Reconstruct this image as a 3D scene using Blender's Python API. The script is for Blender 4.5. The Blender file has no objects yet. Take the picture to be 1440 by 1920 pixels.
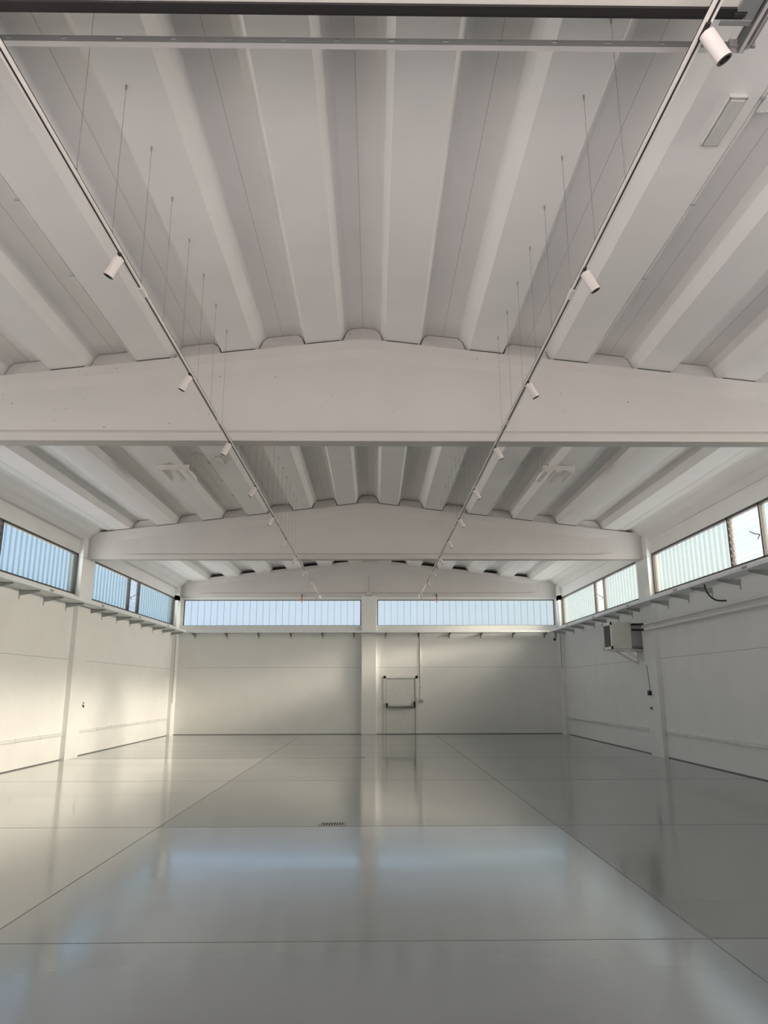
import bpy, bmesh, math, random
from mathutils import Vector, Matrix
random.seed(4)
S = bpy.context.scene
COL = S.collection
PI = math.pi

# ------------------------------------------------------------------ render look
S.view_settings.view_transform = 'Standard'
S.view_settings.look = 'None'
S.view_settings.gamma = 1.0
S.view_settings.use_curve_mapping = False
S.view_settings.exposure = 0.10
cy = S.cycles
cy.max_bounces = 12; cy.diffuse_bounces = 7; cy.glossy_bounces = 4
cy.transparent_max_bounces = 24; cy.transmission_bounces = 6
cy.caustics_reflective = False; cy.caustics_refractive = False
cy.sample_clamp_indirect = 8.0

# ------------------------------------------------------------------ materials
def new_mat(name):
    m = bpy.data.materials.new(name); m.use_nodes = True
    nt = m.node_tree
    b = nt.nodes['Principled BSDF']
    return m, nt, b

def add_noise_color(nt, b, c, var, scale, stretch=(1, 1, 1)):
    tc = nt.nodes.new('ShaderNodeTexCoord'); mp = nt.nodes.new('ShaderNodeMapping')
    mp.inputs['Scale'].default_value = stretch
    nz = nt.nodes.new('ShaderNodeTexNoise'); nz.inputs['Scale'].default_value = scale
    nz.inputs['Detail'].default_value = 5
    rp = nt.nodes.new('ShaderNodeValToRGB')
    rp.color_ramp.elements[0].position = .3; rp.color_ramp.elements[1].position = .7
    rp.color_ramp.elements[0].color = (*[x * (1 - var) for x in c], 1)
    rp.color_ramp.elements[1].color = (*[min(1, x * (1 + var)) for x in c], 1)
    nt.links.new(tc.outputs['Object'], mp.inputs['Vector'])
    nt.links.new(mp.outputs[0], nz.inputs['Vector'])
    nt.links.new(nz.outputs['Fac'], rp.inputs['Fac'])
    nt.links.new(rp.outputs['Color'], b.inputs['Base Color'])
    return tc, mp, nz, rp

def add_bump(nt, b, vec_socket, scale, strength, dist=.01, detail=4):
    nz = nt.nodes.new('ShaderNodeTexNoise'); nz.inputs['Scale'].default_value = scale
    nz.inputs['Detail'].default_value = detail
    bp = nt.nodes.new('ShaderNodeBump'); bp.inputs['Strength'].default_value = strength
    bp.inputs['Distance'].default_value = dist
    nt.links.new(vec_socket, nz.inputs['Vector'])
    nt.links.new(nz.outputs['Fac'], bp.inputs['Height'])
    nt.links.new(bp.outputs[0], b.inputs['Normal'])

def plain(name, c, rough=.5, metal=0.0, spec=.5):
    m, nt, b = new_mat(name)
    b.inputs['Roughness'].default_value = rough; b.inputs['Metallic'].default_value = metal
    b.inputs['Specular IOR Level'].default_value = spec
    add_noise_color(nt, b, c, .04, 6.0)
    return m

def concrete_paint(name, c, pits=False):
    m, nt, b = new_mat(name)
    b.inputs['Roughness'].default_value = .75
    b.inputs['Specular IOR Level'].default_value = .25
    tc, mp, nz, rp = add_noise_color(nt, b, c, .022, 1.6)
    if pits:
        vo = nt.nodes.new('ShaderNodeTexVoronoi'); vo.inputs['Scale'].default_value = 8.0
        nt.links.new(tc.outputs['Object'], vo.inputs['Vector'])
        # random pit size per cell, most cells have none
        sep = nt.nodes.new('ShaderNodeSeparateColor'); nt.links.new(vo.outputs['Color'], sep.inputs[0])
        mr = nt.nodes.new('ShaderNodeMapRange')
        mr.inputs['From Min'].default_value = .25; mr.inputs['From Max'].default_value = 1.0
        mr.inputs['To Min'].default_value = 0.0; mr.inputs['To Max'].default_value = .095
        nt.links.new(sep.outputs[0], mr.inputs['Value'])
        lt = nt.nodes.new('ShaderNodeMath'); lt.operation = 'LESS_THAN'
        nt.links.new(vo.outputs['Distance'], lt.inputs[0]); nt.links.new(mr.outputs[0], lt.inputs[1])
        mx = nt.nodes.new('ShaderNodeMix'); mx.data_type = 'RGBA'
        nt.links.new(lt.outputs[0], mx.inputs['Factor'])
        nt.links.new(rp.outputs['Color'], mx.inputs['A'])
        mx.inputs['B'].default_value = (*[x * .5 for x in c], 1)
        nt.links.new(mx.outputs['Result'], b.inputs['Base Color'])
    add_bump(nt, b, tc.outputs['Object'], 22, .18, .006)
    return m

def floor_mat(name, rough, c, bump, coat=.85, coat_ior=1.65, spec=.7):
    m, nt, b = new_mat(name)
    b.inputs['IOR'].default_value = 1.5
    b.inputs['Specular IOR Level'].default_value = spec
    b.inputs['Coat Weight'].default_value = coat; b.inputs['Coat IOR'].default_value = coat_ior
    tc, mp, nz, rp = add_noise_color(nt, b, c, .03, .8)
    # streaky trowel marks running across the hall change the gloss
    mp2 = nt.nodes.new('ShaderNodeMapping'); mp2.inputs['Scale'].default_value = (.22, 1.1, 1)
    nt.links.new(tc.outputs['Object'], mp2.inputs['Vector'])
    n2 = nt.nodes.new('ShaderNodeTexNoise'); n2.inputs['Scale'].default_value = 1.0; n2.inputs['Detail'].default_value = 3.5
    nt.links.new(mp2.outputs[0], n2.inputs['Vector'])
    mr = nt.nodes.new('ShaderNodeMapRange')
    mr.inputs['From Min'].default_value = .3; mr.inputs['From Max'].default_value = .7
    mr.inputs['To Min'].default_value = rough * .75; mr.inputs['To Max'].default_value = rough * 1.25
    nt.links.new(n2.outputs['Fac'], mr.inputs['Value'])
    nt.links.new(mr.outputs[0], b.inputs['Roughness']); nt.links.new(mr.outputs[0], b.inputs['Coat Roughness'])
    bp = nt.nodes.new('ShaderNodeBump'); bp.inputs['Strength'].default_value = bump
    bp.inputs['Distance'].default_value = .02
    nt.links.new(n2.outputs['Fac'], bp.inputs['Height'])
    nt.links.new(bp.outputs[0], b.inputs['Normal']); nt.links.new(bp.outputs[0], b.inputs['Coat Normal'])
    return m

def glass_mat(name, tint, edge, diffuse_share):
    """patterned channel glass: lets most light straight through, scatters some, darker at glancing angles"""
    m = bpy.data.materials.new(name); m.use_nodes = True
    nt = m.node_tree; nt.nodes.remove(nt.nodes['Principled BSDF'])
    out = nt.nodes['Material Output']
    lw = nt.nodes.new('ShaderNodeLayerWeight'); lw.inputs['Blend'].default_value = .25
    cm = nt.nodes.new('ShaderNodeMix'); cm.data_type = 'RGBA'
    cm.inputs['A'].default_value = (*tint, 1); cm.inputs['B'].default_value = (*edge, 1)
    nt.links.new(lw.outputs['Facing'], cm.inputs['Factor'])
    tr = nt.nodes.new('ShaderNodeBsdfTransparent'); nt.links.new(cm.outputs['Result'], tr.inputs['Color'])
    tl = nt.nodes.new('ShaderNodeBsdfTranslucent'); tl.inputs['Color'].default_value = (*[x * .95 for x in tint], 1)
    gl = nt.nodes.new('ShaderNodeBsdfGlossy'); gl.inputs['Roughness'].default_value = .12
    mx = nt.nodes.new('ShaderNodeMixShader'); mx.inputs[0].default_value = diffuse_share
    nt.links.new(tr.outputs[0], mx.inputs[1]); nt.links.new(tl.outputs[0], mx.inputs[2])
    m2 = nt.nodes.new('ShaderNodeMixShader'); m2.inputs[0].default_value = .03
    nt.links.new(mx.outputs[0], m2.inputs[1]); nt.links.new(gl.outputs[0], m2.inputs[2])
    nt.links.new(m2.outputs[0], out.inputs['Surface'])
    return m

M = {}
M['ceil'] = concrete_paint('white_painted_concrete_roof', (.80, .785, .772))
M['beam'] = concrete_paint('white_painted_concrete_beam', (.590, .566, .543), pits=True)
M['wall'] = concrete_paint('white_painted_wall', (.80, .80, .785))
M['col'] = concrete_paint('white_painted_column', (.80, .80, .785))
M['floor_near'] = floor_mat('grey_epoxy_satin', .15, (.185, .205, .228), .02)
M['floor_mid'] = floor_mat('grey_epoxy_semi_gloss', .15, (.187, .205, .222), .045)
M['floor_far'] = floor_mat('grey_epoxy_gloss', .11, (.195, .210, .208), .015, .45, 1.5, .5)
M['floor_side'] = floor_mat('grey_epoxy_high_gloss', .12, (.20, .21, .205), .015, .95, 1.75, .8)
M['joint'] = plain('dark_joint_filler', (.15, .155, .15), .6)
M['seam'] = plain('wall_panel_seam', (.52, .52, .50), .8)
M['gap'] = plain('dark_gap_shade_and_fittings', (.045, .042, .04), .9)  # near-black: painted shade in the roof gaps, also small dark fittings
M['steel_brown'] = plain('dark_brown_window_steel', (.055, .046, .040), .5)
M['galv'] = plain('galvanised_steel', (.80, .83, .84), .45, .15)
M['galv_dark'] = plain('galvanised_bracket_steel', (.36, .37, .36), .5, .6)
M['reveal_shade'] = plain('grey_green_reveal_shade', (.17, .20, .195), .5)  # painted shade of the outer window reveals
M['web_shade_cord'] = plain('dark_web_shade_and_cord', (.13, .135, .13), .5, .3)  # darkened for the shade inside the rail webs; also the cord
M['white_metal'] = plain('white_powder_coat', (.80, .77, .74), .4)
M['spot'] = plain('matt_white_lamp', (.60, .555, .53), .5)
M['galv_mid'] = plain('galvanised_flange', (.50, .49, .475), .5, .2)
M['casing'] = plain('cream_grey_casing', (.70, .69, .64), .45)
M['white_plastic'] = plain('white_plastic', (.74, .74, .72), .45)
M['trunk'] = plain('off_white_trunking', (.66, .66, .64), .5)
M['box_grey'] = plain('pale_grey_box', (.55, .55, .53), .5)
M['grey_plastic'] = plain('grey_plastic', (.42, .43, .42), .5)
M['black'] = plain('black_rubber', (.015, .013, .013), .6)
M['slot'] = plain('dark_track_slot', (.03, .026, .024), .6)
M['reflector'] = plain('lamp_reflector', (.35, .34, .32), .25, .9)
M['lens'] = plain('frosted_lamp_cover', (.62, .61, .59), .25)
M['door'] = plain('white_door_paint', (.74, .74, .71), .4)
M['door_leaf'] = plain('beige_door_panel', (.70, .68, .62), .45)
M['wire'] = plain('steel_wire', (.22, .21, .20), .5, .3)
M['louver_dark'] = plain('dark_duct_interior', (.02, .02, .02), .7)
M['orange'] = plain('orange_red_paint', (.72, .30, .18), .5)
M['glass'] = glass_mat('channel_glass', (.90, .95, .94), (.52, .66, .64), .05)
M['glass_edge'] = glass_mat('channel_glass_flange', (.70, .80, .79), (.42, .54, .52), .07)
M['glass_clear'] = glass_mat('louver_glass', (.95, .97, .97), (.72, .78, .80), .03)

# ------------------------------------------------------------------ mesh helper
class MB:
    def __init__(s): s.v = []; s.f = []; s.mi = []; s.k = 0
    def _add(s, vs, fs):
        o = len(s.v); s.v += [tuple(v) for v in vs]
        for f in fs: s.f.append([o + i for i in f]); s.mi.append(s.k)
    def mat(s, k): s.k = k; return s
    def box(s, x0, x1, y0, y1, z0, z1):
        x0, x1 = min(x0, x1), max(x0, x1); y0, y1 = min(y0, y1), max(y0, y1); z0, z1 = min(z0, z1), max(z0, z1)
        v = [(x, y, z) for z in (z0, z1) for y in (y0, y1) for x in (x0, x1)]
        s._add(v, [(0, 2, 3, 1), (4, 5, 7, 6), (0, 1, 5, 4), (2, 6, 7, 3), (0, 4, 6, 2), (1, 3, 7, 5)])
        return s
    def prism(s, poly, axis, a, b):
        """extrude a closed 2-D polygon; axis 'x': poly=(y,z); 'y': poly=(x,z); 'z': poly=(x,y)"""
        def P(p, t):
            return {'x': (t, p[0], p[1]), 'y': (p[0], t, p[1]), 'z': (p[0], p[1], t)}[axis]
        n = len(poly)
        vs = [P(p, a) for p in poly] + [P(p, b) for p in poly]
        fs = [list(range(n))[::-1], list(range(n, 2 * n))]
        for i in range(n):
            j = (i + 1) % n; fs.append((i, j, n + j, n + i))
        s._add(vs, fs); return s
    def loft(s, rings, cap=True):
        n = len(rings[0]); vs = [v for r in rings for v in r]; fs = []
        for k in range(len(rings) - 1):
            for i in range(n):
                j = (i + 1) % n
                fs.append((k * n + i, k * n + j, (k + 1) * n + j, (k + 1) * n + i))
        if cap: fs.append(list(range(n))[::-1]); fs.append([(len(rings) - 1) * n + i for i in range(n)])
        s._add(vs, fs); return s
    def tube(s, pts, r, n=10, cap=True):
        pts = [Vector(p) for p in pts]; rings = []
        up = None
        for i, p in enumerate(pts):
            d = (pts[min(i + 1, len(pts) - 1)] - pts[max(i - 1, 0)]).normalized()
            if up is None:
                up = Vector((0, 0, 1)) if abs(d.z) < .9 else Vector((0, 1, 0))
            a = d.cross(up).normalized(); b2 = a.cross(d).normalized(); up = b2
            rr = r[i] if isinstance(r, (list, tuple)) else r
            rings.append([p + a * math.cos(2 * PI * k / n) * rr + b2 * math.sin(2 * PI * k / n) * rr for k in range(n)])
        return s.loft(rings, cap)
    def build(s, name, mats, parent=None, smooth=False, loc=None, bevel=0):
        me = bpy.data.meshes.new(name); me.from_pydata(s.v, [], s.f)
        if not isinstance(mats, (list, tuple)): mats = [mats]
        for m in mats: me.materials.append(m)
        for p, k in zip(me.polygons, s.mi): p.material_index = k
        bm = bmesh.new(); bm.from_mesh(me); bmesh.ops.recalc_face_normals(bm, faces=bm.faces); bm.to_mesh(me); bm.free()
        if smooth:
            for p in me.polygons: p.use_smooth = True
            me.set_sharp_from_angle(angle=math.radians(35))
        o = bpy.data.objects.new(name, me); COL.objects.link(o)
        if parent: o.parent = parent
        if loc: o.location = loc
        if bevel:
            md = o.modifiers.new('bevel', 'BEVEL'); md.width = bevel; md.segments = 2; md.limit_method = 'ANGLE'
        return o

def tag(o, label, cat, group=None, kind=None):
    o['label'] = label; o['category'] = cat
    if group: o['group'] = group
    if kind: o['kind'] = kind
    return o
def empty(name, loc=(0, 0, 0)):
    o = bpy.data.objects.new(name, None); COL.objects.link(o); o.location = loc; o.empty_display_size = .1
    return o
def dup(root, loc=None, rot=None):
    r = root.copy(); COL.objects.link(r)
    if loc is not None: r.location = loc
    if rot is not None: r.rotation_euler = rot
    for ch in list(root.children):
        c = ch.copy(); COL.objects.link(c); c.parent = r
        for g in list(ch.children):
            d = g.copy(); COL.objects.link(d); d.parent = c
    return r
ORD = ['first', 'second', 'third', 'fourth', 'fifth', 'sixth', 'seventh', 'eighth', 'ninth', 'tenth', 'eleventh', 'twelfth', 'thirteenth', 'fourteenth',
       'fifteenth', 'sixteenth', 'seventeenth', 'eighteenth', 'nineteenth', 'twentieth', 'twenty-first', 'twenty-second']

# ------------------------------------------------------------------ layout (metres)
X0 = -.085                      # roof centre line
WL, WR = -7.22, 7.0             # inner wall faces
GL, GR = -7.27, 7.05            # glass planes
YF, YB = -1.6, 27.5             # front / back wall faces
BY = [9.175 + .12, 18.27 + .12, 27.365 + .1]    # beam centre lines
COLY = [(BY[0] - .40, BY[0] + .40), (17.98, 18.78), (26.98, 27.7)]
ZB, ZF, ZA, SL = 4.7685, 4.8796, 6.246, .1164
WZ0, WZ1 = 3.84, 4.86           # window sill / head
DEP = .215                      # depth of the roof troughs
def roof(r): return ZA + .02 - SL * abs(r)     # underside of the ribs

# ------------------------------------------------------------------ floor
SY = [YF - .2, 5.30, 9.40, 13.90, 18.25, YB]
SX = [WL - .1, -2.489, 2.267, WR + .1]
fb = MB()
for i in range(5):
    for j in range(3):
        k = 0 if i == 0 else (3 if j == 0 and i < 4 else (1 if (i == 1 and j < 2) else 2))
        fb.mat(k).box(SX[j], SX[j + 1], SY[i], SY[i + 1], -.15, 0)
floor = fb.build('floor', [M['floor_near'], M['floor_mid'], M['floor_far'], M['floor_side']])
tag(floor, 'glossy grey epoxy floor of the empty hall', 'floor', kind='structure')
for x in SX[1:3]:
    MB().box(x - .004, x + .004, SY[0], SY[5], -.004, .0012).build('floor_joint', M['joint'], floor)
for y in SY[1:5]:
    MB().box(SX[0], SX[3], y - .004, y + .004, -.004, .0010).build('floor_joint', M['joint'], floor)

# ------------------------------------------------------------------ side walls and windows
def side_wall(name, xi, s, label):
    """s = +1 : outside lies towards +x"""
    xo = xi + s * .22
    w = MB().box(xi, xo, YF, YB + .3, 0, WZ0).box(xi, xo, YF, YB + .3, WZ1, 6.05)
    o = w.build(name, M['wall']); tag(o, label, 'wall', kind='structure')
    j = MB(); j.box(xi - s * .0015, xi + s * .01, YF, YB, 2.283, 2.297)
    j.build('panel_joint', M['seam'], o)
    return o
wl = side_wall('wall_left', WL, -1, 'white left side wall with strip windows high up')
wr = side_wall('wall_right', WR, 1, 'white right side wall carrying the air unit')

def glass_row(y0, y1, x, s, pitch=.235):
    """row of U-shaped channel glasses along y, flanges to the inside"""
    n = max(1, round((y1 - y0) / pitch)); p = (y1 - y0) / n
    g = MB()
    for i in range(n):
        a, b = y0 + i * p + .004, y0 + (i + 1) * p - .004
        g.mat(0)
        vs = [(x, a, WZ0 + .03), (x, b, WZ0 + .03), (x, b, WZ1 - .03), (x, a, WZ1 - .03)]
        g._add(vs, [(0, 1, 2, 3)])
        g.mat(1)
        for yy in (a, b):
            vs = [(x, yy, WZ0 + .03), (x + s * .045, yy, WZ0 + .03), (x + s * .045, yy, WZ1 - .03), (x, yy, WZ1 - .03)]
            g._add(vs, [(0, 1, 2, 3)])
    return g
def side_window(num, x, s, y0, y1, louvers, label):
    """frame, channel-glass panes and louver panels of one bay; s = +1 : outside towards +x"""
    w = empty('window_%d' % num, (x, (y0 + y1) / 2, WZ0)); tag(w, label, 'window', kind='structure')
    inv = Matrix.Translation(-Vector(w.location))
    def put(mb, name, mats):
        o = mb.build(name, mats, w); o.data.transform(inv); return o
    f = MB(); t = .05
    f.box(x - t, x + t, y0, y1, WZ0, WZ0 + .035).box(x - t, x + t, y0, y1, WZ1 - .05, WZ1)
    f.box(x - t, x + t, y0, y0 + .05, WZ0, WZ1).box(x - t, x + t, y1 - .05, y1, WZ0, WZ1)
    edges = [y0 + .05]
    for a, b in louvers:
        f.box(x - t, x + t, a - .045, a, WZ0, WZ1).box(x - t, x + t, b, b + .045, WZ0, WZ1)
        edges += [a - .045, b + .045]
    edges.append(y1 - .05)
    put(f, 'window_frame', M['steel_brown'])
    for i in range(0, len(edges), 2):
        put(glass_row(edges[i], edges[i + 1], x, s), 'glass_pane', [M['glass'], M['glass_edge']])
    for a, b in louvers:
        lv = MB(); n = 7; h = (WZ1 - WZ0 - .085) / n
        for k in range(n):
            z = WZ0 + .035 + k * h
            lv.prism([(x + s * .03, z - .004), (x + s * .036, z - .004), (x - s * .002, z + h + .012), (x - s * .008, z + h + .012)], 'y', a + .012, b - .012)
        put(lv, 'louver', M['glass_clear'])
        cl = MB()
        for k in range(n + 1):
            z = WZ0 + .04 + k * h
            for yy in (a, b - .012):
                cl.box(x - .035, x + .03, yy, yy + .012, z - .03, z + .045 if k < n else z)
        put(cl, 'louver_clip', M['steel_brown'])
        hd = MB().tube([(x - s * .05, a + .03, 4.27), (x - s * .12, a + .10, 4.30), (x - s * .14, a + .2, 4.36)], .009, 6)
        hd.tube([(x - s * .05, a + .03, 4.27), (x - s * .10, a + .03, 4.19)], .009, 6)
        put(hd, 'louver_handle', M['steel_brown'])
    # dark strips added on the outer reveals: their shade put into colour
    r = MB().box(x + s * .055, x + s * .17, y0 - .01, y0 + .012, WZ0, WZ1).box(x + s * .055, x + s * .17, y1 - .012, y1 + .01, WZ0, WZ1)
    put(r, 'reveal_shade', M['reveal_shade'])
    return w
BAYS = [(.3, COLY[0][0]), (COLY[0][1], COLY[1][0]), (COLY[1][1], COLY[2][0])]
wn = ['nearest the camera', 'before the middle column', 'between the middle column and the back corner']
num = 1
for side, gx, s in (('left', GL, -1), ('right', GR, 1)):
    for i, (a, b) in enumerate(BAYS):
        lo = [[(3.6, 4.5)], [(13.2, 14.19)] if s < 0 else [(12.78, 13.95)], [(22.03, 22.9)]][i]
        side_window(num, gx, s, a, b, lo, 'strip of channel glass with a louver panel in %s wall, %s' % (side, wn[i])); num += 1
# piers between the side windows (outer skin behind the columns)
for w, xi, s in ((wl, WL, -1), (wr, WR, 1)):
    p = MB()
    for a, b in [(YF, BAYS[0][0]), (BAYS[0][1], BAYS[1][0]), (BAYS[1][1], BAYS[2][0]), (BAYS[2][1], YB + .3)]:
        p.box(xi, xi + s * .22, a, b, WZ0, WZ1)
    p.build('window_pier', M['wall'], w)

# ------------------------------------------------------------------ back wall
DX0, DX1, DZ = .47, 1.64, 1.99
bw = MB()
bw.box(WL - .2, DX0, YB, YB + .25, 0, 3.62).box(DX1, WR + .2, YB, YB + .25, 0, 3.62).box(DX0, DX1, YB, YB + .25, DZ, 3.62)
bw.box(WL - .2, WR + .2, YB - .05, YB + .25, 3.62, 3.87)
bw.box(WL - .2, WR + .2, YB + .02, YB + .25, 4.83, 6.6)
bw.box(-.40, .20, YB + .02, YB + .25, 3.87, 4.83).box(WL - .2, -7.0, YB + .02, YB + .25, 3.87, 4.83).box(6.84, WR + .2, YB + .02, YB + .25, 3.87, 4.83)
wb = bw.build('wall_back', M['wall']); tag(wb, 'white back wall with the emergency door and two strip windows', 'wall', kind='structure')
for a, b in ((WL + .4, -.36), (.16, WR - .2)):
    MB().box(a, b, YB - .0015, YB + .01, 2.343, 2.357).build('panel_joint', M['seam'], wb)
def back_window(num, a, b, label):
    y = YB + .06
    w = empty('window_%d' % num, ((a + b) / 2, y, 3.87)); tag(w, label, 'window', kind='structure')
    inv = Matrix.Translation(-Vector(w.location))
    f = MB().box(a, b, y - .04, y + .04, 4.80, 4.83).box(a, b, y - .04, y + .04, 3.87, 3.885)
    f.box(a, a + .03, y - .04, y + .04, 3.87, 4.83).box(b - .03, b, y - .04, y + .04, 3.87, 4.83)
    o = f.build('window_frame', M['steel_brown'], w); o.data.transform(inv)
    n = 27; p = (b - a - .06) / n; g = MB()
    for i in range(n):
        x0, x1 = a + .03 + i * p + .004, a + .03 + (i + 1) * p - .004
        g.mat(0)._add([(x0, y, 3.885), (x1, y, 3.885), (x1, y, 4.80), (x0, y, 4.80)], [(0, 1, 2, 3)])
        for xx in (x0, x1):
            g.mat(1)._add([(xx, y, 3.885), (xx, y + .045, 3.885), (xx, y + .045, 4.80), (xx, y, 4.80)], [(0, 1, 2, 3)])
        g.mat(2).box(x1, x1 + .008, y - .002, y + .01, 3.885, 4.80)
    o = g.build('glass_pane', [M['glass'], M['glass_edge'], M['grey_plastic']], w); o.data.transform(inv)
back_window(7, -7.0, -.40, 'strip of channel glass in back wall left of the centre pier')
back_window(8, .20, 6.84, 'strip of channel glass in back wall right of the centre pier')

# ------------------------------------------------------------------ front wall (behind the camera) with the open sectional door
DW = 2.3
fw = MB()
fw.box(WL - .2, -DW, YF - .25, YF, 0, 6.6).box(DW, WR + .2, YF - .25, YF, 0, 6.6).box(-DW, DW, YF - .25, YF, 4.9, 6.6)
o = fw.build('wall_front', M['wall']); tag(o, 'white front wall around the open sectional door', 'wall', kind='structure')

# ------------------------------------------------------------------ baseboard: dark sealant line
for nm, (a, b, c, d) in {'baseboard_left': (WL, WL + .012, YF, YB), 'baseboard_right': (WR - .012, WR, YF, YB), 'baseboard_back': (WL, DX0 - .02, YB - .012, YB)}.items():
    m = MB().box(a, b, c, d, 0, .018)
    if nm == 'baseboard_back': m.box(DX1 + .02, WR, YB - .012, YB, 0, .02)
    o = m.build(nm, M['joint'])
    tag(o, 'thin dark sealant line along the foot of the %s wall' % nm.split('_')[1], 'baseboard', kind='structure')

# ------------------------------------------------------------------ columns
def column(x0, x1, y0, y1, zt, label, fork=None):
    m = MB().box(x0, x1, y0, y1, 0, zt)
    o = m.build('column', M['col'], loc=None, bevel=.012)
    tag(o, label, 'column', 'prefabricated wall columns', kind='structure'); return o
place = ['nearest the camera', 'at the middle beam', 'in the back corner']
for i, (a, b) in enumerate(COLY):
    for side, x0, x1 in (('left', WL - .2, WL + .115), ('right', WR - .115, WR + .2)):
        # solid shaft up to the beam seat, then one cheek in front of the beam end
        m = MB().box(x0, x1, a, b, 0, ZB if i < 2 else ZB + .16)
        m.box(x0, x1, a, BY[i] - .125, ZB - .01, 5.31)
        if i < 2: m.box(x0, x1, BY[i] + .125, b, ZB - .01, 5.31)
        o = m.build('column', M['col'])
        tag(o, 'white concrete column of the %s wall, %s' % (side, place[i]), 'column', 'prefabricated wall columns', kind='structure')
column(-.375, .165, YB - .16, YB + .1, 4.955, 'white concrete pier in the middle of the back wall')

# ------------------------------------------------------------------ beams
def beam(k, label):
    dz = 0 if k < 2 else .165; zb = ZB + dz; zf = ZF + dz; za = ZA + (0 if k < 2 else .10)
    yc = BY[k]; ends = (WL - .02, WR + .02)
    xs = [ends[0], X0 - 6.35, X0 - 5.75, X0 - 3, X0 - .22, X0 - .08, X0 + .08, X0 + .22, X0 + 3, X0 + 5.75, X0 + 6.35, ends[1]]
    rings = []
    for x in xs:
        r = abs(x - X0); zt = za - SL * max(r, .10)
        web = .11 if r > 6.2 else .055
        tb = .11 if r > 6.2 else .10
        prof = [(.11, zb), (.11, zf), (web, zf + .055), (web, zt - .26), (tb, zt - .14), (tb, zt)]
        ring = [(x, yc - a, z) for a, z in prof] + [(x, yc + a, z) for a, z in prof[::-1]]
        rings.append(ring)
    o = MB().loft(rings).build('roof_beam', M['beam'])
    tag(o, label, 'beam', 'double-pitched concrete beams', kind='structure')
beam(0, 'white concrete roof beam spanning the whole frame, nearest the camera')
beam(1, 'white concrete roof beam resting on the two middle columns')
beam(2, 'white concrete roof beam above the back wall windows')

# ------------------------------------------------------------------ ribbed roof
def half_profile():
    pts = [(0, DEP)]
    for k in range(6):
        a = .31 + 1.145 * k; b = a + .455 if k < 5 else 6.43
        pts += [(a - .135, DEP), (a - .065, DEP * .72), (a, 0)]
        if k < 5: pts += [(b, 0), (b + .065, DEP * .72), (b + .135, DEP)]
        else: pts += [(b, 0)]
    # gutter edge beam: joint gap, flat soffit, rounded cove down to the wall
    pts += [(6.43, .06), (6.46, .06), (6.46, .015), (6.62, .02), (6.66, .06), (6.78, .05), (6.84, -.02), (6.98, -.10), (7.06, -.22), (7.34, -.24)]
    return pts
HP = half_profile()
def zz(r, d): return roof(r) + d
under = [(X0 - r, zz(r, d)) for r, d in HP[::-1]] + [(X0 + r, zz(r, d)) for r, d in HP[1:]]
top = [(X0 + 7.34, zz(7.34, .55)), (X0, zz(0, .5)), (X0 - 7.34, zz(7.34, .55))]
def ceiling(a, b, label, closure_at, dark=False):
    n = len(under); vs = []; fs = []
    m = MB()
    # underside sheet + top + ends, built as strips to keep concave caps clean
    T = [(x, zz(abs(x - X0), .5) if abs(x - X0) > .0 else zz(0, .5)) for x, z in under]
    for i in range(n - 1):
        (x0, z0), (x1, z1) = under[i], under[i + 1]; t0, t1 = T[i][1], T[i + 1][1]
        m._add([(x0, a, z0), (x1, a, z1), (x1, b, z1), (x0, b, z0)], [(0, 1, 2, 3)])
        if abs(x1 - x0) > 1e-6:
            m._add([(x0, a, t0), (x1, a, t1), (x1, b, t1), (x0, b, t0)], [(3, 2, 1, 0)])
            m._add([(x0, a, z0), (x1, a, z1), (x1, a, t1), (x0, a, t0)], [(3, 2, 1, 0)])
            m._add([(x0, b, z0), (x1, b, z1), (x1, b, t1), (x0, b, t0)], [(0, 1, 2, 3)])
    o = m.build('ceiling', M['ceil']); tag(o, label, 'ceiling', kind='structure')
    # fine joints between the roof elements, one in the middle of every trough
    j = MB()
    for sgn in (-1, 1):
        for k in range(0, 6):
            r = 0 if k == 0 else .31 + 1.145 * k - .345
            if k == 0 and sgn > 0: continue
            x = X0 + sgn * r
            j.box(x - .0025, x + .0025, a, b, zz(r, DEP) - .0015, zz(r, DEP) + .01)
    j.build('panel_joint', M['seam'], o)
    if closure_at is not None:
        c = MB(); y = closure_at; g = .017
        for sgn in (-1, 1):
            for k in range(0, 6):
                a0 = .31 + 1.145 * k; p0 = -a0 if k == 0 else .31 + 1.145 * (k - 1) + .455
                if k == 0 and sgn > 0: continue
                def zt(r, d): return zz(r, d)
                poly = [(p0 + g, -.012), (p0 + .06 + g, DEP * .72 - g * .5), (p0 + .135 + g * .6, DEP - g), (a0 - .135 - g * .6, DEP - g), (a0 - .065 - g, DEP * .72 - g * .5), (a0 - g, -.012)]
                if k == 0: poly.insert(3, (0, DEP - g))
                c.prism([(X0 + sgn * r, zt(r, d)) for r, d in poly], 'y', y, y + .05)
        c.build('trough_closure', M['gap'] if dark else M['beam'], o)  # at the back beam, dark plates paint the shade of open troughs
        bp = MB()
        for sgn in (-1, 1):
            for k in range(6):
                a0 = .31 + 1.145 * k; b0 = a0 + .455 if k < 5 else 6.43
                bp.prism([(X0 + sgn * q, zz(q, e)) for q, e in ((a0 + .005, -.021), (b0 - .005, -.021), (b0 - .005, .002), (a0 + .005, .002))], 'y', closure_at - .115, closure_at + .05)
        bp.build('gap_shade_strip', M['gap'], o)  # dark strips added to paint the shadow gap between ribs and beam
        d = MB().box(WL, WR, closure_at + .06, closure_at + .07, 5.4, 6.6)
        d.build('closure_shade_sheet', M['gap'], o)  # dark sheet added for the shade around the closures
ceiling(YF - .25, BY[0] + .11, 'white ribbed concrete roof above the camera, up to the nearest beam', BY[0] + .03)
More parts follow.
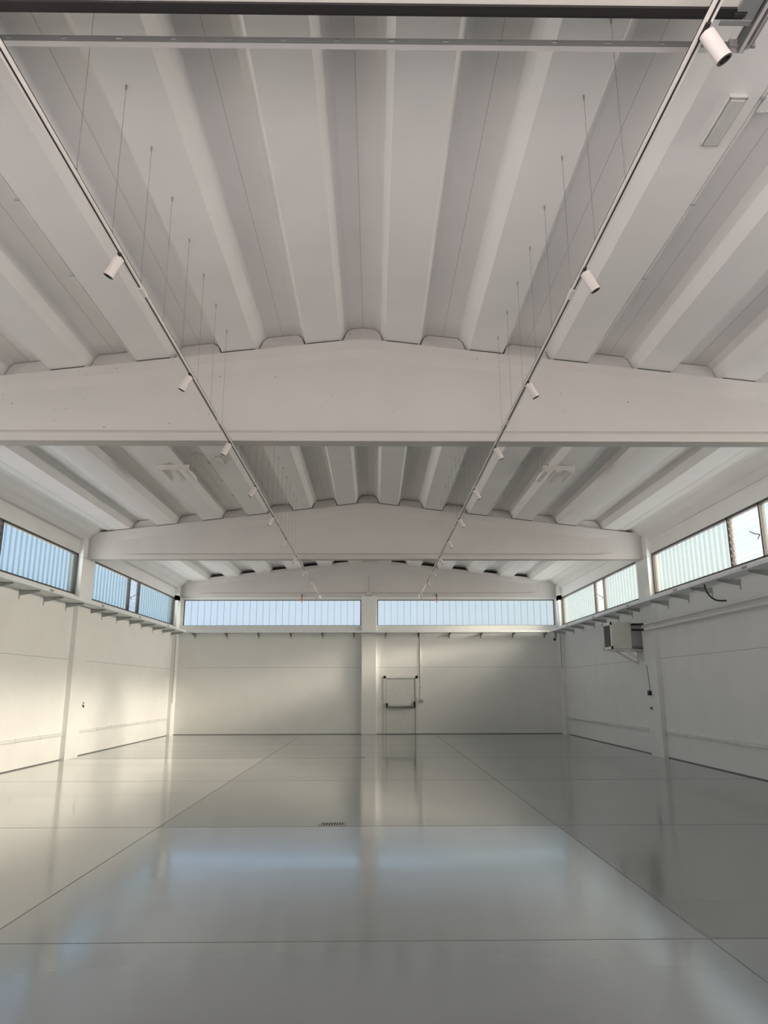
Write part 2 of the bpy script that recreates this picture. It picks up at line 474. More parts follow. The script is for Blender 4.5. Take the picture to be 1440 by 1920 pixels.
ceiling(BY[0] + .14, BY[1] + .11, 'white ribbed concrete roof between the nearest and the middle beam', BY[1] + .03)
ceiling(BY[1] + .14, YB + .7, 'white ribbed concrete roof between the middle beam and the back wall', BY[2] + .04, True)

# ------------------------------------------------------------------ overhead sectional door behind / above the camera
d2 = empty('door_2', (0, 3.0, 5.0)); tag(d2, 'beige sectional door leaf parked overhead at the top edge', 'door', kind='structure')
inv = Matrix.Translation(-Vector(d2.location))
def sub(mb, name, mats, parent, **k):
    o = mb.build(name, mats, parent, **k); o.data.transform(Matrix.Translation(-Vector(parent.location))); return o
leaf = MB()
for k in range(8):
    leaf.box(-3.2, 2.0, 3.035 - .56 * (k + 1) + .004, 3.035 - .56 * k, 5.0, 5.045)
sub(leaf, 'door_leaf', M['door_leaf'], d2)
sub(MB().box(-3.2, 1.99, 3.035, 3.085, 4.985, 5.05).box(-3.2, 1.99, 3.085, 3.10, 4.99, 5.03), 'rubber_seal', M['black'], d2)
bk = MB().box(1.935, 2.03, 2.90, 3.04, 4.975, 4.999).box(1.99, 2.035, 2.96, 3.09, 4.97, 5.05).box(1.87, 2.03, 3.085, 3.115, 4.965, 4.975)
sub(bk, 'corner_bracket', M['galv_dark'], d2)
sub(MB().tube([(1.93, 3.07, 5.0), (1.985, 3.07, 5.0)], .025, 12), 'roller', M['black'], d2)

gr = empty('door_guide_rail', (2.07, 1.0, 5.0)); tag(gr, 'galvanised guide rail of the overhead door at the top right corner', 'rail')
g = MB()
sub(MB().box(2.045, 2.05, -1.55, 3.27, 4.96, 5.04), 'channel_web', M['web_shade_cord'], gr)  # web colour darkened for the shadow inside the channel
g.box(2.05, 2.10, -1.55, 3.27, 5.035, 5.04).box(2.05, 2.07, -1.55, 3.27, 4.96, 4.965).box(2.095, 2.10, -1.55, 3.27, 4.97, 5.04)
sub(g, 'channel_lip', M['galv_mid'], gr)
sub(MB().box(2.10, 2.12, -1.55, 3.26, 4.985, 5.055).box(2.10, 2.16, -1.55, 3.26, 5.05, 5.055), 'angle_profile', M['galv_dark'], gr)
cb = empty('cross_bar', (0, 3.29, 5.0)); tag(cb, 'slotted galvanised steel bar crossing the top of the view', 'rail')
c = MB(); x = -3.2; xs = []
slots = [-1.90 + .295 * k for k in range(-4, 14)]
xe = 2.10
edge = -3.2
for sx in slots:                                   # web with real slots
    c.box(edge, sx - .016, 3.272, 3.276, 4.995, 5.030); c.box(sx - .016, sx + .016, 3.272, 3.276, 4.995, 5.009); c.box(sx - .016, sx + .016, 3.272, 3.276, 5.019, 5.030)
    edge = sx + .016
c.box(edge, xe, 3.272, 3.276, 4.995, 5.030)
sub(c, 'slotted_web', M['web_shade_cord'], cb)  # shade inside the angle put into the web colour
sub(MB().box(-3.2, xe, 3.276, 3.312, 4.995, 4.999), 'flange', M['galv_mid'], cb)
sub(MB().box(2.0, xe + .04, 3.255, 3.272, 4.985, 5.03).tube([(2.03, 3.25, 5.005), (2.03, 3.26, 5.005)], .012, 8), 'end_plate', M['galv_dark'], cb)

# ------------------------------------------------------------------ light tracks
TX = {'left': -1.815, 'right': 1.69}
TZ = 4.735; TY1 = 26.1
for side, x in TX.items():
    t = empty('light_track', (x, 14, TZ)); tag(t, 'long white lighting track on the %s, hung along the hall' % side, 'light track', 'lighting tracks')
    p = MB()
    ya, yb = 2.2, TY1
    p.box(x - .018, x - .007, ya, yb, TZ, TZ + .034).box(x + .007, x + .018, ya, yb, TZ, TZ + .034).box(x - .018, x + .018, ya, yb, TZ + .026, TZ + .034)
    p.box(x - .021, x - .018, ya, yb, TZ + .004, TZ + .010).box(x + .018, x + .021, ya, yb, TZ + .004, TZ + .010)
    sub(p, 'profile', M['white_metal'], t)
    sub(MB().box(x - .007, x + .007, ya, yb, TZ + .006, TZ + .012), 'slot', M['slot'], t)
    for yy in (5.42, 8.4, 11.4, 14.4, 17.4, 20.4, 23.4):
        sub(MB().box(x - .019, x + .019, yy - .07, yy + .07, TZ - .002, TZ + .03), 'joint_cover', M['white_metal'], t)
    sub(MB().box(x - .02, x + .02, TY1, TY1 + .05, TZ - .002, TZ + .036), 'end_feed', M['white_metal'], t)

def make_spot(s):
    """head hangs from the track, tilted outwards (s) and towards the back"""
    root = empty('spotlight')
    a = MB().box(-.013, .013, -.05, .05, -.008, .004)
    a.build('track_adapter', M['slot'], root, bevel=.002)
    d = Vector((s * .47, .07, -.87)).normalized()
    q = Vector((0, 0, -1)).rotation_difference(d)
    base = Vector((0, 0, -.022)) + d * -.005 + Vector((s * .012, 0, 0))
    def ring(r, t, n=28): return [base + q @ Vector((r * math.cos(2 * PI * i / n), r * math.sin(2 * PI * i / n), -t)) for i in range(n)]
    h = MB().loft([ring(.032, -.004), ring(.038, 0), ring(.0385, .004), ring(.0385, .156), ring(.038, .160), ring(.0365, .160), ring(.0365, .12)], cap=False)
    h._add(ring(.032, -.004), [list(range(28))])
    h.build('lamp_head', M['spot'], root, smooth=True)
    b = MB().loft([ring(.0378, .156), ring(.0378, .164), ring(.028, .164), ring(.028, .122)], cap=False)
    b.build('front_ring', M['black'], root, smooth=True)
    rf = MB()
    rings = [ring(.028, .140, 16), ring(.024, .124, 16), ring(.010, .112, 16)]
    rf.loft(rings, cap=False); rf._add(ring(.010, .112, 16), [list(range(16))])
    rf.build('reflector', M['reflector'], root)
    MB().tube([(0, 0, -.008), base + d * .012], .012, 10).build('pivot', M['white_metal'], root)
    return root
SPY = {'left': [4.90 + 2.135 * k for k in range(10)], 'right': [2.93 + 2.135 * k for k in range(11)]}
SPY['left'][-1] = 25.2
SPY['right'][-1] = 25.4
for side, s in (('left', -1), ('right', 1)):
    proto = make_spot(s); n = len(SPY[side])
    for i, y in enumerate(SPY[side]):
        o = proto if i == 0 else dup(proto)
        o.location = (TX[side], y, TZ)
        w = 'nearest the camera' if i == 0 else ('farthest from the camera' if i == n - 1 else '%s from the camera' % ORD[i])
        tag(o, 'white cylindrical spotlight on the %s track, %s' % (side, w), 'spotlight', 'spotlights on the %s track' % side)

def ceil_at(x): return roof(abs(x - X0))
def make_cable(side):
    x = TX[side]; zt = ceil_at(x); L = zt - (TZ + .034)
    r = empty('suspension_cable')
    MB().tube([(0, 0, 0), (0, 0, L - .02)], .0016, 6).build('wire', M['wire'], r)
    MB().tube([(0, 0, L - .045), (0, 0, L - .03), (0, 0, L)], [.004, .008, .008], 10).build('ceiling_anchor', M['galv_dark'], r)
    MB().tube([(0, 0, 0), (0, 0, .03), (0, 0, .04)], [.006, .006, .003], 8).build('track_clip', M['galv_dark'], r)
    return r
for side in ('left', 'right'):
    y0, st = (4.04, .655) if side == 'left' else (4.08, .67)
    ys = [y0 + st * k for k in range(8)]
    y = ys[-1]
    b2 = [9.95 + .665 * k for k in range(12)]
    proto = make_cable(side)
    for i, yy in enumerate(ys + b2):
        o = proto if i == 0 else dup(proto)
        o.location = (TX[side], yy, TZ + .034)
        if i < 8:
            lb = 'thin steel cable holding the %s light track before the nearest beam, %s from the camera' % (side, ORD[i])
        else:
            lb = 'thin steel cable holding the %s light track beyond the nearest beam, %s behind it' % (side, ORD[i - 8])
        tag(o, lb, 'cable', 'suspension cables of the %s track' % side)

# ------------------------------------------------------------------ cable trays on brackets
def tray_profile(s, xw):
    """closed U profile in (x,z); xw wall side x, s points away from the wall"""
    a, b = xw + s * .03, xw + s * .40; t = .004; z0, z1 = 3.585, 3.655
    return [(a, z1), (a, z0), (b, z0), (b, z1 + .0), (b - s * t, z1), (b - s * t, z0 + t), (a + s * t, z0 + t), (a + s * t, z1)]
for side, xw, s in (('left', WL + .115, 1), ('right', WR - .115, -1)):
    t = empty('cable_tray', (xw + s * .2, 14, 3.585)); tag(t, 'galvanised cable tray along the %s wall under the windows' % side, 'cable tray', 'cable trays')
    y = .5
    while y < 26.6:
        y2 = min(y + 3.0, 27.0)
        sub(MB().prism(tray_profile(s, xw), 'y', y, y2 - .006), 'tray_length', M['galv'], t)
        if y2 < 26.9: sub(MB().box(xw + s * .398, xw + s * .406, y2 - .09, y2 + .09, 3.60, 3.645), 'joint_plate', M['galv_dark'], t)
        y += 3.0
t = empty('cable_tray', (0, YB - .25, 3.585)); tag(t, 'galvanised cable tray along the back wall above the door', 'cable tray', 'cable trays')
for k in range(4):
    x0 = -6.72 + 3.34 * k
    y0, y1 = YB - .17, YB - .47
    sub(MB().prism([(y0, 3.655), (y0, 3.585), (y1, 3.585), (y1, 3.655), (y1 + .004, 3.655), (y1 + .004, 3.589), (y0 - .004, 3.589), (y0 - .004, 3.655)], 'x', x0, x0 + 3.334), 'tray_length', M['galv'], t)

def make_bracket():
    """root at the wall, arm towards +x, under the tray"""
    r = empty('tray_bracket')
    MB().box(0, .006, -.02, .02, 3.40, 3.60).box(.006, .012, -.008, .008, 3.47, 3.485).box(.006, .012, -.008, .008, 3.555, 3.57).build('wall_plate', M['galv_dark'], r)
    a = MB()
    for yy in (-.019, .015):
        a.prism([(.006, 3.583), (.006, 3.485), (.05, 3.483), (.42, 3.558), (.42, 3.583)], 'y', yy, yy + .004)
    a.prism([(.03, 3.579), (.42, 3.579), (.42, 3.583), (.03, 3.583)], 'y', -.019, .019)
    a.build('arm', M['galv_dark'], r)
    return r
proto = make_bracket()
first = True
LY = [15.17, 16.33, 17.52, 18.95, 19.90, 21.05, 22.2, 23.35, 24.55, 25.7, 26.8]
RY = [13.72, 14.9, 16.05, 17.2, 18.85, 19.66, 20.8, 21.95, 23.15, 24.35, 25.55, 26.7]
LY = [14.0, 12.85] + LY; LY.sort(); RY = [12.55] + RY; RY.sort()
for side, xs, rz, ys in (('left', WL, 0, LY), ('right', WR, PI, RY)):
    ex = .115
    n = len(ys)
    for i, y in enumerate(ys):
        o = proto if first else dup(proto); first = False
        on_col = COLY[1][0] <= y <= COLY[1][1]
        o.location = (xs + (ex if rz == 0 else -ex) * (1 if on_col else 1) * (0 if not on_col else 1), y, 0)
        o.rotation_euler = (0, 0, rz)
        # counted from the back corner of the hall
        k = n - 1 - i
        tag(o, 'grey steel bracket under the cable tray of the %s wall, %s from the back corner' % (side, ORD[k] if k else 'first'), 'bracket', 'tray brackets on the %s wall' % side)
BX = [-6.52, -5.34, -4.17, -2.98, -1.82, -.66, .51, 1.72, 2.86, 4.04, 5.22, 6.40]
for i, x in enumerate(BX):
    o = dup(proto); o.location = (x, YB if not -.375 < x < .165 else YB - .16, 0); o.rotation_euler = (0, 0, -PI / 2)
    tag(o, 'small grey steel bracket under the tray of the back wall, %s from the left corner' % ORD[i], 'bracket', 'tray brackets on the back wall')

# ------------------------------------------------------------------ emergency door in the back wall
d1 = empty('door_1', ((DX0 + DX1) / 2, YB, 0)); tag(d1, 'white emergency exit door with a black push bar in the back wall', 'door', kind='structure')
f = MB().box(DX0 - .04, DX0 + .05, YB - .03, YB + .12, 0, DZ + .05).box(DX1 - .05, DX1 + .04, YB - .03, YB + .12, 0, DZ + .05).box(DX0 - .04, DX1 + .04, YB - .03, YB + .12, DZ - .04, DZ + .05)
sub(f, 'door_frame', M['door'], d1)
sub(MB().box(DX0 + .058, DX1 - .058, YB + .0, YB + .06, .015, DZ - .048), 'door_leaf', M['door'], d1)
sub(MB().box(DX0 + .05, DX1 - .05, YB + .07, YB + .09, 0, DZ), 'door_gap', M['gap'], d1)
pb = sub(MB().tube([(DX0 + .09, YB - .10, .985), (DX1 - .09, YB - .10, .985)], .02, 10), 'push_bar', M['grey_plastic'], d1)
e1 = sub(MB().box(DX0 + .055, DX0 + .115, YB - .13, YB + .0, .94, 1.08), 'bar_housing', M['black'], d1)
e2 = sub(MB().box(DX1 - .115, DX1 - .055, YB - .13, YB + .0, .93, 1.14), 'bar_housing', M['black'], d1)
sub(MB().box(DX0 + .11, DX1 - .11, YB - .09, YB - .02, .925, .945), 'lower_rod', M['black'], d1)
sub(MB().box(DX0 - .05, DX1 + .06, YB - .10, YB + .1, 0, .02), 'threshold', M['joint'], d1)
sub(MB().box(DX1 - .03, DX1 - .0, YB - .05, YB - .03, 1.17, 1.25), 'door_contact', M['grey_plastic'], d1)

# ------------------------------------------------------------------ electrical pieces
def conduit(pts, r, label, mat='white_plastic', group=None, clips=None):
    o = empty('conduit', pts[0]); sub(MB().tube(pts, r, 10), 'pipe', M[mat], o)
    for c in clips or []:
        p = Vector(c); sub(MB().box(p.x - .022, p.x + .022, p.y - .012, p.y + .012, p.z - .022, p.z + .022), 'clip', M['grey_plastic'], o)
    tag(o, label, 'conduit', group); return o
conduit([(1.785, YB - .014, 3.6), (1.785, YB - .014, 2.4), (1.775, YB - .014, 1.25)], .014, 'thin vertical white conduit on the back wall right of the door', clips=[(1.785, YB - .014, 2.4), (1.778, YB - .014, 1.65)])
j = empty('junction_box', (1.80, YB - .03, 1.17)); sub(MB().box(1.74, 1.87, YB - .06, YB, 1.13, 1.21), 'box_body', M['grey_plastic'], j, bevel=.004); sub(MB().box(1.75, 1.86, YB - .066, YB - .06, 1.14, 1.20), 'lid', M['grey_plastic'], j)
tag(j, 'small grey box beside the emergency door handle height', 'junction box')
yb3 = BY[2] - .125
conduit([(-1.90, yb3 - .9, 4.80), (-1.90, yb3 - .25, 4.95), (-1.84, yb3, 4.972), (-1.70, yb3, 4.975), (-.23, yb3, 4.975)], .011, 'thin conduit along the back beam from the left track to the centre box')
conduit([(1.75, yb3 - .9, 4.80), (1.77, yb3 - .25, 4.95), (1.70, yb3, 4.972), (1.6, yb3, 4.975), (.02, yb3, 4.975)], .011, 'thin conduit along the back beam from the right track to the centre box')
j = empty('junction_box', (-.105, yb3, 5.0)); sub(MB().box(-.20, -.01, yb3 - .06, yb3 + .012, 4.96, 5.10), 'box_body', M['box_grey'], j, bevel=.005); sub(MB().box(-.215, .005, yb3 - .05, yb3 + .012, 4.956, 4.966), 'base_strip', M['gap'], j)
tag(j, 'white electrical box at the top of the centre pier on the back beam', 'junction box')
conduit([(-.106, yb3 + .06, 5.10), (-.106, yb3 + .06, 5.72)], .013, 'short upright conduit on the back beam above the centre box', 'grey_plastic')
conduit([(WL + .129, 27.02, 3.58), (WL + .129, 27.02, 2.3), (WL + .129, 27.02, 1.1)], .013, 'thin conduit running down the back left corner column', 'grey_plastic', clips=[(WL + .129, 27.02, 2.2)])
conduit([(WR - .129, 27.02, 3.58), (WR - .129, 27.02, 2.3)], .013, 'thin conduit running down the back right corner column', 'grey_plastic', clips=[(WR - .129, 27.02, 2.35)])
# conduits clipped along a roof rib on both sides of the hall, one run per bay
for side, sg in (('left', -1), ('right', 1)):
    for i, (a, b) in enumerate([(-1.0, BY[0] - .12), (BY[0] + .2, BY[1] - .12)]):
        x = X0 + sg * 3.081; r = 3.081
        z = zz(r, .02)
        conduit([(x, a, z), (x, b, z)], .011, 'thin pipe clipped along a roof rib on the %s, %s the nearest beam' % (side, ['before', 'beyond'][i]), 'white_plastic', 'rib conduits',
                clips=[(x, a + .6 + 1.25 * k, z) for k in range(int((b - a - .6) / 1.25))])

def emergency_light(x, y, z, ln, wd, label):
    o = empty('emergency_light', (x, y, z))
    sub(MB().box(x - wd / 2, x + wd / 2, y - ln / 2, y + ln / 2, z - .035, z), 'housing', M['white_plastic'], o, bevel=.004)
    sub(MB().box(x - wd / 2 + .012, x + wd / 2 - .012, y - ln / 2 + .015, y + ln / 2 - .015, z - .055, z - .035), 'diffuser', M['lens'], o, bevel=.006)
    fr = MB()
    for a, b, c, d in ((-wd / 2, -wd / 2 + .008, -ln / 2, ln / 2), (wd / 2 - .008, wd / 2, -ln / 2, ln / 2), (-wd / 2, wd / 2, -ln / 2, -ln / 2 + .008), (-wd / 2, wd / 2, ln / 2 - .008, ln / 2)):
        fr.box(x + a, x + b, y + c, y + d, z - .042, z - .035)
    sub(fr, 'rim', M['grey_plastic'], o)
    tag(o, label, 'emergency light', 'emergency lights'); return o
xe = 2.80; emergency_light(xe, 4.83, ceil_at(xe), .50, .135, 'slim rectangular emergency light on a roof rib in the upper right corner')
xe = -2.90; emergency_light(xe, 13.6, ceil_at(xe), .42, .14, 'small rectangular emergency light on a roof rib beyond the nearest beam, left side')
j = empty('junction_box', (2.99, 4.62, ceil_at(2.99)))
x = 3.012; z = zz(3.1, .02)
sub(MB().box(x, x + .075, 4.56, 4.74, z - .02, z + .05), 'box_body', M['white_plastic'], j, bevel=.004)
sub(MB().tube([(x + .06, 4.74, z), (x + .2, 4.80, z + .04), (x + .42, 4.72, z + .10), (x + .55, 4.6, z + .14)], .006, 6), 'cord', M['white_plastic'], j)
tag(j, 'small white box beside the emergency light in the upper right corner', 'junction box')

def floodlight(x, y, mirror, label):
    zc = ceil_at(x) - .10
    o = empty('floodlight', (x, y, zc))
    w = .62
    sub(MB().box(x - w / 2, x + w / 2, y - .345, y - .325, zc - .03, zc + .07).box(x - w / 2, x + w / 2, y - .325, y - .25, zc + .055, zc + .07), 'mounting_bar', M['white_metal'], o)
    for k in range(3):
        xx = x - w / 2 + .07 + k * (w - .14) / 2
        m = MB().box(xx - .048, xx + .048, y - .322, y + .40, zc - .05, zc - .01)
        for q in range(5):
            m.box(xx - .044 + q * .021, xx - .036 + q * .021, y - .24, y + .38, zc - .01, zc + .03)
        lm = sub(m, 'lamp_module', M['white_metal'], o)
        le = MB().box(xx - .033, xx + .033, y - .30, y + .37, zc - .058, zc - .05).build('lens', M['lens'], lm); le.data.transform(Matrix.Translation(-Vector(o.location)))
    for sx in (-.2, .2):
        sub(MB().box(x + sx - .012, x + sx + .012, y - .30, y - .27, zc + .07, ceil_at(x + sx)), 'hanger', M['galv_dark'], o)
    # feed cable from the rib conduit
    xr = X0 + (3.081 if mirror > 0 else -3.081); zr = zz(3.081, .02)
    xa = x - mirror * (w / 2)
    sub(MB().tube([(xa, y - .33, zc), (xa - mirror * .04, y - .35, zc - .06), (xa - mirror * .07, y - .38, zc + .02), (xa - mirror * .10, y - .5, zr - .02), (xa - mirror * .16, y - .62, zr + .03), ((xa + xr) / 2, y - .58, zr + .06), (xr, y - .55, zr)], .008, 8), 'feed_cable', M['grey_plastic'], o)
    tag(o, label, 'floodlight', 'triple floodlights'); return o
floodlight(-3.80, 13.95, -1, 'white triple-module floodlight on the ceiling left, beyond the nearest beam')
floodlight(3.66, 13.95, 1, 'white triple-module floodlight on the ceiling right, beyond the nearest beam')

# hanging fittings at the back beam
for x, sd in ((-2.60, 'left'), (2.415, 'right')):
    y = BY[2] - .16
    o = empty('lifting_hook', (x, y, 4.93))
    sub(MB().box(x - .012, x + .012, y - .01, y + .045, 4.87, 5.02), 'hanger', M['gap'], o)
    hk = MB().box(x - .035, x + .035, y - .02, y + .02, 4.79, 4.87).box(x - .016, x + .016, y - .015, y + .015, 4.70, 4.79)
    hk.prism([(x - .05, 4.80), (x + .05, 4.80), (x, 4.72)], 'y', y - .012, y + .012)
    sub(hk, 'orange_fitting', M['orange'], o)
    tag(o, 'small orange fitting hanging before the back window on the %s' % sd, 'hook', 'orange fittings at the back beam')

# cable trunking along both side walls
def trunking(x, s, y0, y1, label):
    o = empty('cable_trunking', (x, (y0 + y1) / 2, .57))
    x += s * .0006
    sub(MB().box(x, x + s * .035, y0, y1, .545, .61), 'trunking_body', M['trunk'], o)
    sub(MB().box(x + s * .035, x + s * .039, y0, y1, .556, .599), 'lid', M['white_plastic'], o)
    cm = MB(); n = max(1, int((y1 - y0) / 1.1))
    for k in range(n + 1):
        yy = y0 + .03 + (y1 - y0 - .06) * k / n
        cm.box(x, x + s * .043, yy - .02, yy + .02, .540, .615)
    sub(cm, 'joint_clip', M['trunk'], o)
    tag(o, label, 'cable trunking', 'white cable trunking')
trunking(WL, 1, 9.9, 17.97, 'white cable trunking low on the left wall before the middle column')
trunking(WL, 1, 18.98, 26.97, 'white cable trunking low on the left wall beyond the middle column')
trunking(WR, -1, 9.9, 17.97, 'white cable trunking low on the right wall before the middle column')
trunking(WR, -1, 18.95, 26.97, 'white cable trunking low on the right wall beyond the middle column')

# ------------------------------------------------------------------ air unit on the right wall
ax0, ax1, ay0, ay1, az0, az1 = 6.13, 6.64, 18.86, 19.56, 2.56, 3.24
ac = empty('air_cooler', (6.4, 19.2, az0)); tag(ac, 'white box-shaped air unit on brackets high on the right wall', 'air unit')
body = MB().box(ax0 + .03, ax1, ay0, ay1, az0, az1)
sub(body, 'casing', M['casing'], ac, bevel=.008)
fr = MB().box(ax0, ax0 + .03, ay0, ay1, az0, az0 + .07).box(ax0, ax0 + .03, ay0, ay1, az1 - .07, az1).box(ax0, ax0 + .03, ay0, ay0 + .07, az0, az1).box(ax0, ax0 + .03, ay1 - .07, ay1, az0, az1)
gl = sub(fr, 'grille_frame', M['white_metal'], ac)
sub(MB().box(ax0 + .022, ax0 + .03, ay0 + .07, ay1 - .07, az0 + .07, az1 - .07), 'grille_back', M['louver_dark'], ac)
sl = MB()
for k in range(17):
    z = az0 + .085 + k * .031
    sl.prism([(ax0 + .002, z), (ax0 + .02, z + .012), (ax0 + .02, z + .015), (ax0 + .002, z + .003)], 'y', ay0 + .07, ay1 - .07)
sub(sl, 'louver_slat', M['grey_plastic'], ac)
sub(MB().box(ax1, ax1 + .10, ay0 + .06, ay1 - .06, az0 + .06, az1 - .04).box(ax1 + .1, WR, ay0 + .14, ay1 - .1, az0 + .06, az1 - .04), 'duct', M['grey_plastic'], ac)
sub(MB().box(ax1 - .02, WR, ay0 + .03, ay1 - .03, az0 - .01, az0 + .012), 'drip_tray', M['gap'], ac)
sub(MB().box(6.36, 6.40, ay0 - .02, ay0, az0 + .02, az0 + .13).tube([(6.38, ay0 - .012, az0 + .13), (6.38, ay0 - .012, az0 + .16)], .014, 8), 'valve', M['white_plastic'], ac)
bk = MB()
for y in (ay0 + .04, ay1 - .06):
    bk.box(ax0 + .1, WR, y - .02, y + .02, az0 - .04, az0 - .008)
    bk.box(WR - .035, WR, y - .02, y + .02, 2.19, az0 - .02)
    bk.prism([(WR - .03, 2.24), (WR - .03, 2.20), (6.42, az0 - .045), (6.48, az0 - .03)], 'y', y - .018, y + .018)
bk.box(ax0 + .08, ax0 + .12, ay0, ay1, az0 - .04, az0 - .006)
sub(bk, 'support_bracket', M['white_metal'], ac)
for z, w in ((3.14, 'upper'), (3.00, 'lower')):
    o = empty('pipe', (6.80, 15, z)); x = 6.80
    sub(MB().tube([(x, 9.9, z), (x, 18.30, z)], .033, 14), 'white_sleeve', M['white_plastic'], o, smooth=True)
    sub(MB().tube([(x, 18.30, z), (x - .02, 18.66, z + .02), (x - .09, 18.86, z + .04), (x - .10, ay0 + .064, z + .04)], .028, 12), 'black_insulation', M['black'], o, smooth=True)
    tag(o, 'white pipe along the right wall to the air unit, %s of two' % w, 'pipe', 'pipes of the air unit')
# cable loop hanging out of the right tray
o = empty('cable', (6.75, 14.4, 3.58)); pts = []
for k in range(9):
    a = k / 8 * PI / 2
    pts.append((6.62 + .27 * math.sin(a) ** 1.3, 14.35 - .02 * k, 3.585 - .34 * math.sin(a)))
sub(MB().tube([(6.60, 14.35, 3.62)] + [(6.60 + .28 * (1 - math.cos(k / 8 * PI / 2)), 14.35, 3.60 - .34 * math.sin(k / 8 * PI / 2)) for k in range(9)] + [(WR - .0, 14.35, 3.262)], .016, 8), 'sheath', M['black'], o, smooth=True)
tag(o, 'black cable curving from the right tray down to the wall', 'cable')

# small devices on the walls
CX = WR - .115
o = empty('control_box', (CX, 18.5, 1.46)); sub(MB().box(CX - .065, CX, 18.44, 18.56, 1.42, 1.53), 'box_body', M['black'], o, bevel=.006); sub(MB().tube([(CX - .04, 18.5, 1.53), (CX - .01, 18.52, 1.6), (CX - .01, 18.6, 2.15)], .006, 6), 'cord', M['web_shade_cord'], o)
tag(o, 'small black control box with a cord on the right middle column', 'control box')
o = empty('wall_switch', (CX, 18.5, 1.12)); sub(MB().box(CX - .03, CX - .008, 18.46, 18.55, 1.10, 1.135), 'switch_body', M['black'], o); sub(MB().box(CX - .008, CX, 18.43, 18.57, 1.06, 1.17), 'back_plate', M['white_plastic'], o)
tag(o, 'tiny black device below the black control box on the right middle column', 'switch')
o = empty('wall_socket', (WL, 19.1, 1.21)); sub(MB().box(WL, WL + .012, 19.03, 19.18, 1.13, 1.31), 'back_plate', M['white_plastic'], o); sub(MB().box(WL + .012, WL + .03, 19.08, 19.14, 1.25, 1.27).prism([(19.05, 1.20), (19.09, 1.22), (19.16, 1.17), (19.12, 1.15)], 'x', WL + .012, WL + .03), 'socket_hole', M['black'], o)
tag(o, 'small socket plate with black holes on the left wall beyond the column', 'socket')
o = empty('security_camera', (6.68, 26.95, 3.5))
sub(MB().box(6.66, 6.74, 26.92, 27.02, 3.49, 3.585), 'mount', M['grey_plastic'], o)
sub(MB().tube([(6.70, 26.95, 3.50), (6.69, 26.93, 3.43)], .02, 8), 'joint', M['grey_plastic'], o)
cam_b = sub(MB().tube([(6.72, 27.0, 3.46), (6.60, 26.76, 3.30)], .045, 14), 'camera_body', M['grey_plastic'], o, smooth=True)
sub(MB().tube([(6.602, 26.764, 3.303), (6.596, 26.752, 3.295)], .047, 14), 'lens_face', M['black'], o)
tag(o, 'small bullet camera under the tray in the back right corner', 'security camera')
o = empty('cable', (-6.70, 27.05, 3.60))
sub(MB().tube([(-6.74 + .09 * math.cos(a), 27.02, 3.585 + .07 * math.sin(a)) for a in [k / 8 * 2 * PI for k in range(9)]], .012, 8), 'cable_loop', M['white_plastic'], o)
tag(o, 'small white cable loop at the tray in the back left corner', 'cable')

# floor drains
def drain(x, y, w, l, label):
    o = empty('floor_drain', (x, y, 0))
    t = .02
    f = MB().box(x - w / 2, x + w / 2, y - l / 2, y - l / 2 + t, 0, .004).box(x - w / 2, x + w / 2, y + l / 2 - t, y + l / 2, 0, .004).box(x - w / 2, x - w / 2 + t, y - l / 2, y + l / 2, 0, .004).box(x + w / 2 - t, x + w / 2, y - l / 2, y + l / 2, 0, .004)
    sub(f, 'rim', M['galv_mid'], o)
    sub(MB().box(x - w / 2 + t, x + w / 2 - t, y - l / 2 + t, y + l / 2 - t, .0002, .001), 'sump', M['louver_dark'], o)
    g = MB(); n = max(6, int(w / .034))
    for k in range(n):
        xx = x - w / 2 + t + (w - 2 * t) * (k + .5) / n
        g.prism([(xx - .005, y - l / 2 + t), (xx + .005, y - l / 2 + t), (xx + .011, y + l / 2 - t), (xx + .001, y + l / 2 - t)], 'z', .0012, .0022)
    sub(g, 'grate', M['galv_mid'], o)
    tag(o, label, 'drain', 'floor drains')
drain(-.42, 9.55, .32, .24, 'small square metal floor drain near the centre of the floor')
drain(-.27, 18.4, .30, .22, 'dark floor drain far back in front of the centre pier')

# ------------------------------------------------------------------ world: evening sky, low sun to the right, unseen fill behind and below the camera
SUN = Vector((1.0, -.20, .270)).normalized()       # direction towards the sun
W = bpy.data.worlds.new('evening_sky'); S.world = W; W.use_nodes = True
nt = W.node_tree; bg = nt.nodes['Background']
N = nt.nodes.new
tc = N('ShaderNodeTexCoord'); sp = N('ShaderNodeSeparateXYZ'); nt.links.new(tc.outputs['Generated'], sp.inputs[0])
def rng(sock, a, b, c, d, smooth=True):
    m = N('ShaderNodeMapRange'); m.interpolation_type = 'SMOOTHSTEP' if smooth else 'LINEAR'
    for nme, v in zip(('From Min', 'From Max', 'To Min', 'To Max'), (a, b, c, d)): m.inputs[nme].default_value = v
    nt.links.new(sock, m.inputs['Value']); return m.outputs[0]
def mixc(f, a, b):
    m = N('ShaderNodeMix'); m.data_type = 'RGBA'; nt.links.new(f, m.inputs['Factor'])
    for v, k in ((a, 'A'), (b, 'B')):
        if isinstance(v, tuple): m.inputs[k].default_value = (*v, 1)
        else: nt.links.new(v, m.inputs[k])
    return m.outputs['Result']
def scale(c, f):
    m = N('ShaderNodeVectorMath'); m.operation = 'SCALE'
    if isinstance(c, tuple): m.inputs[0].default_value = c
    else: nt.links.new(c, m.inputs[0])
    if isinstance(f, float): m.inputs['Scale'].default_value = f
    else: nt.links.new(f, m.inputs['Scale'])
    return m.outputs[0]
def addc(a, b):
    m = N('ShaderNodeVectorMath'); m.operation = 'ADD'; nt.links.new(a, m.inputs[0]); nt.links.new(b, m.inputs[1]); return m.outputs[0]
left_c = mixc(rng(sp.outputs['Z'], .08, .30, 0, 1), (.60, .71, .90), (.39, .60, .90))
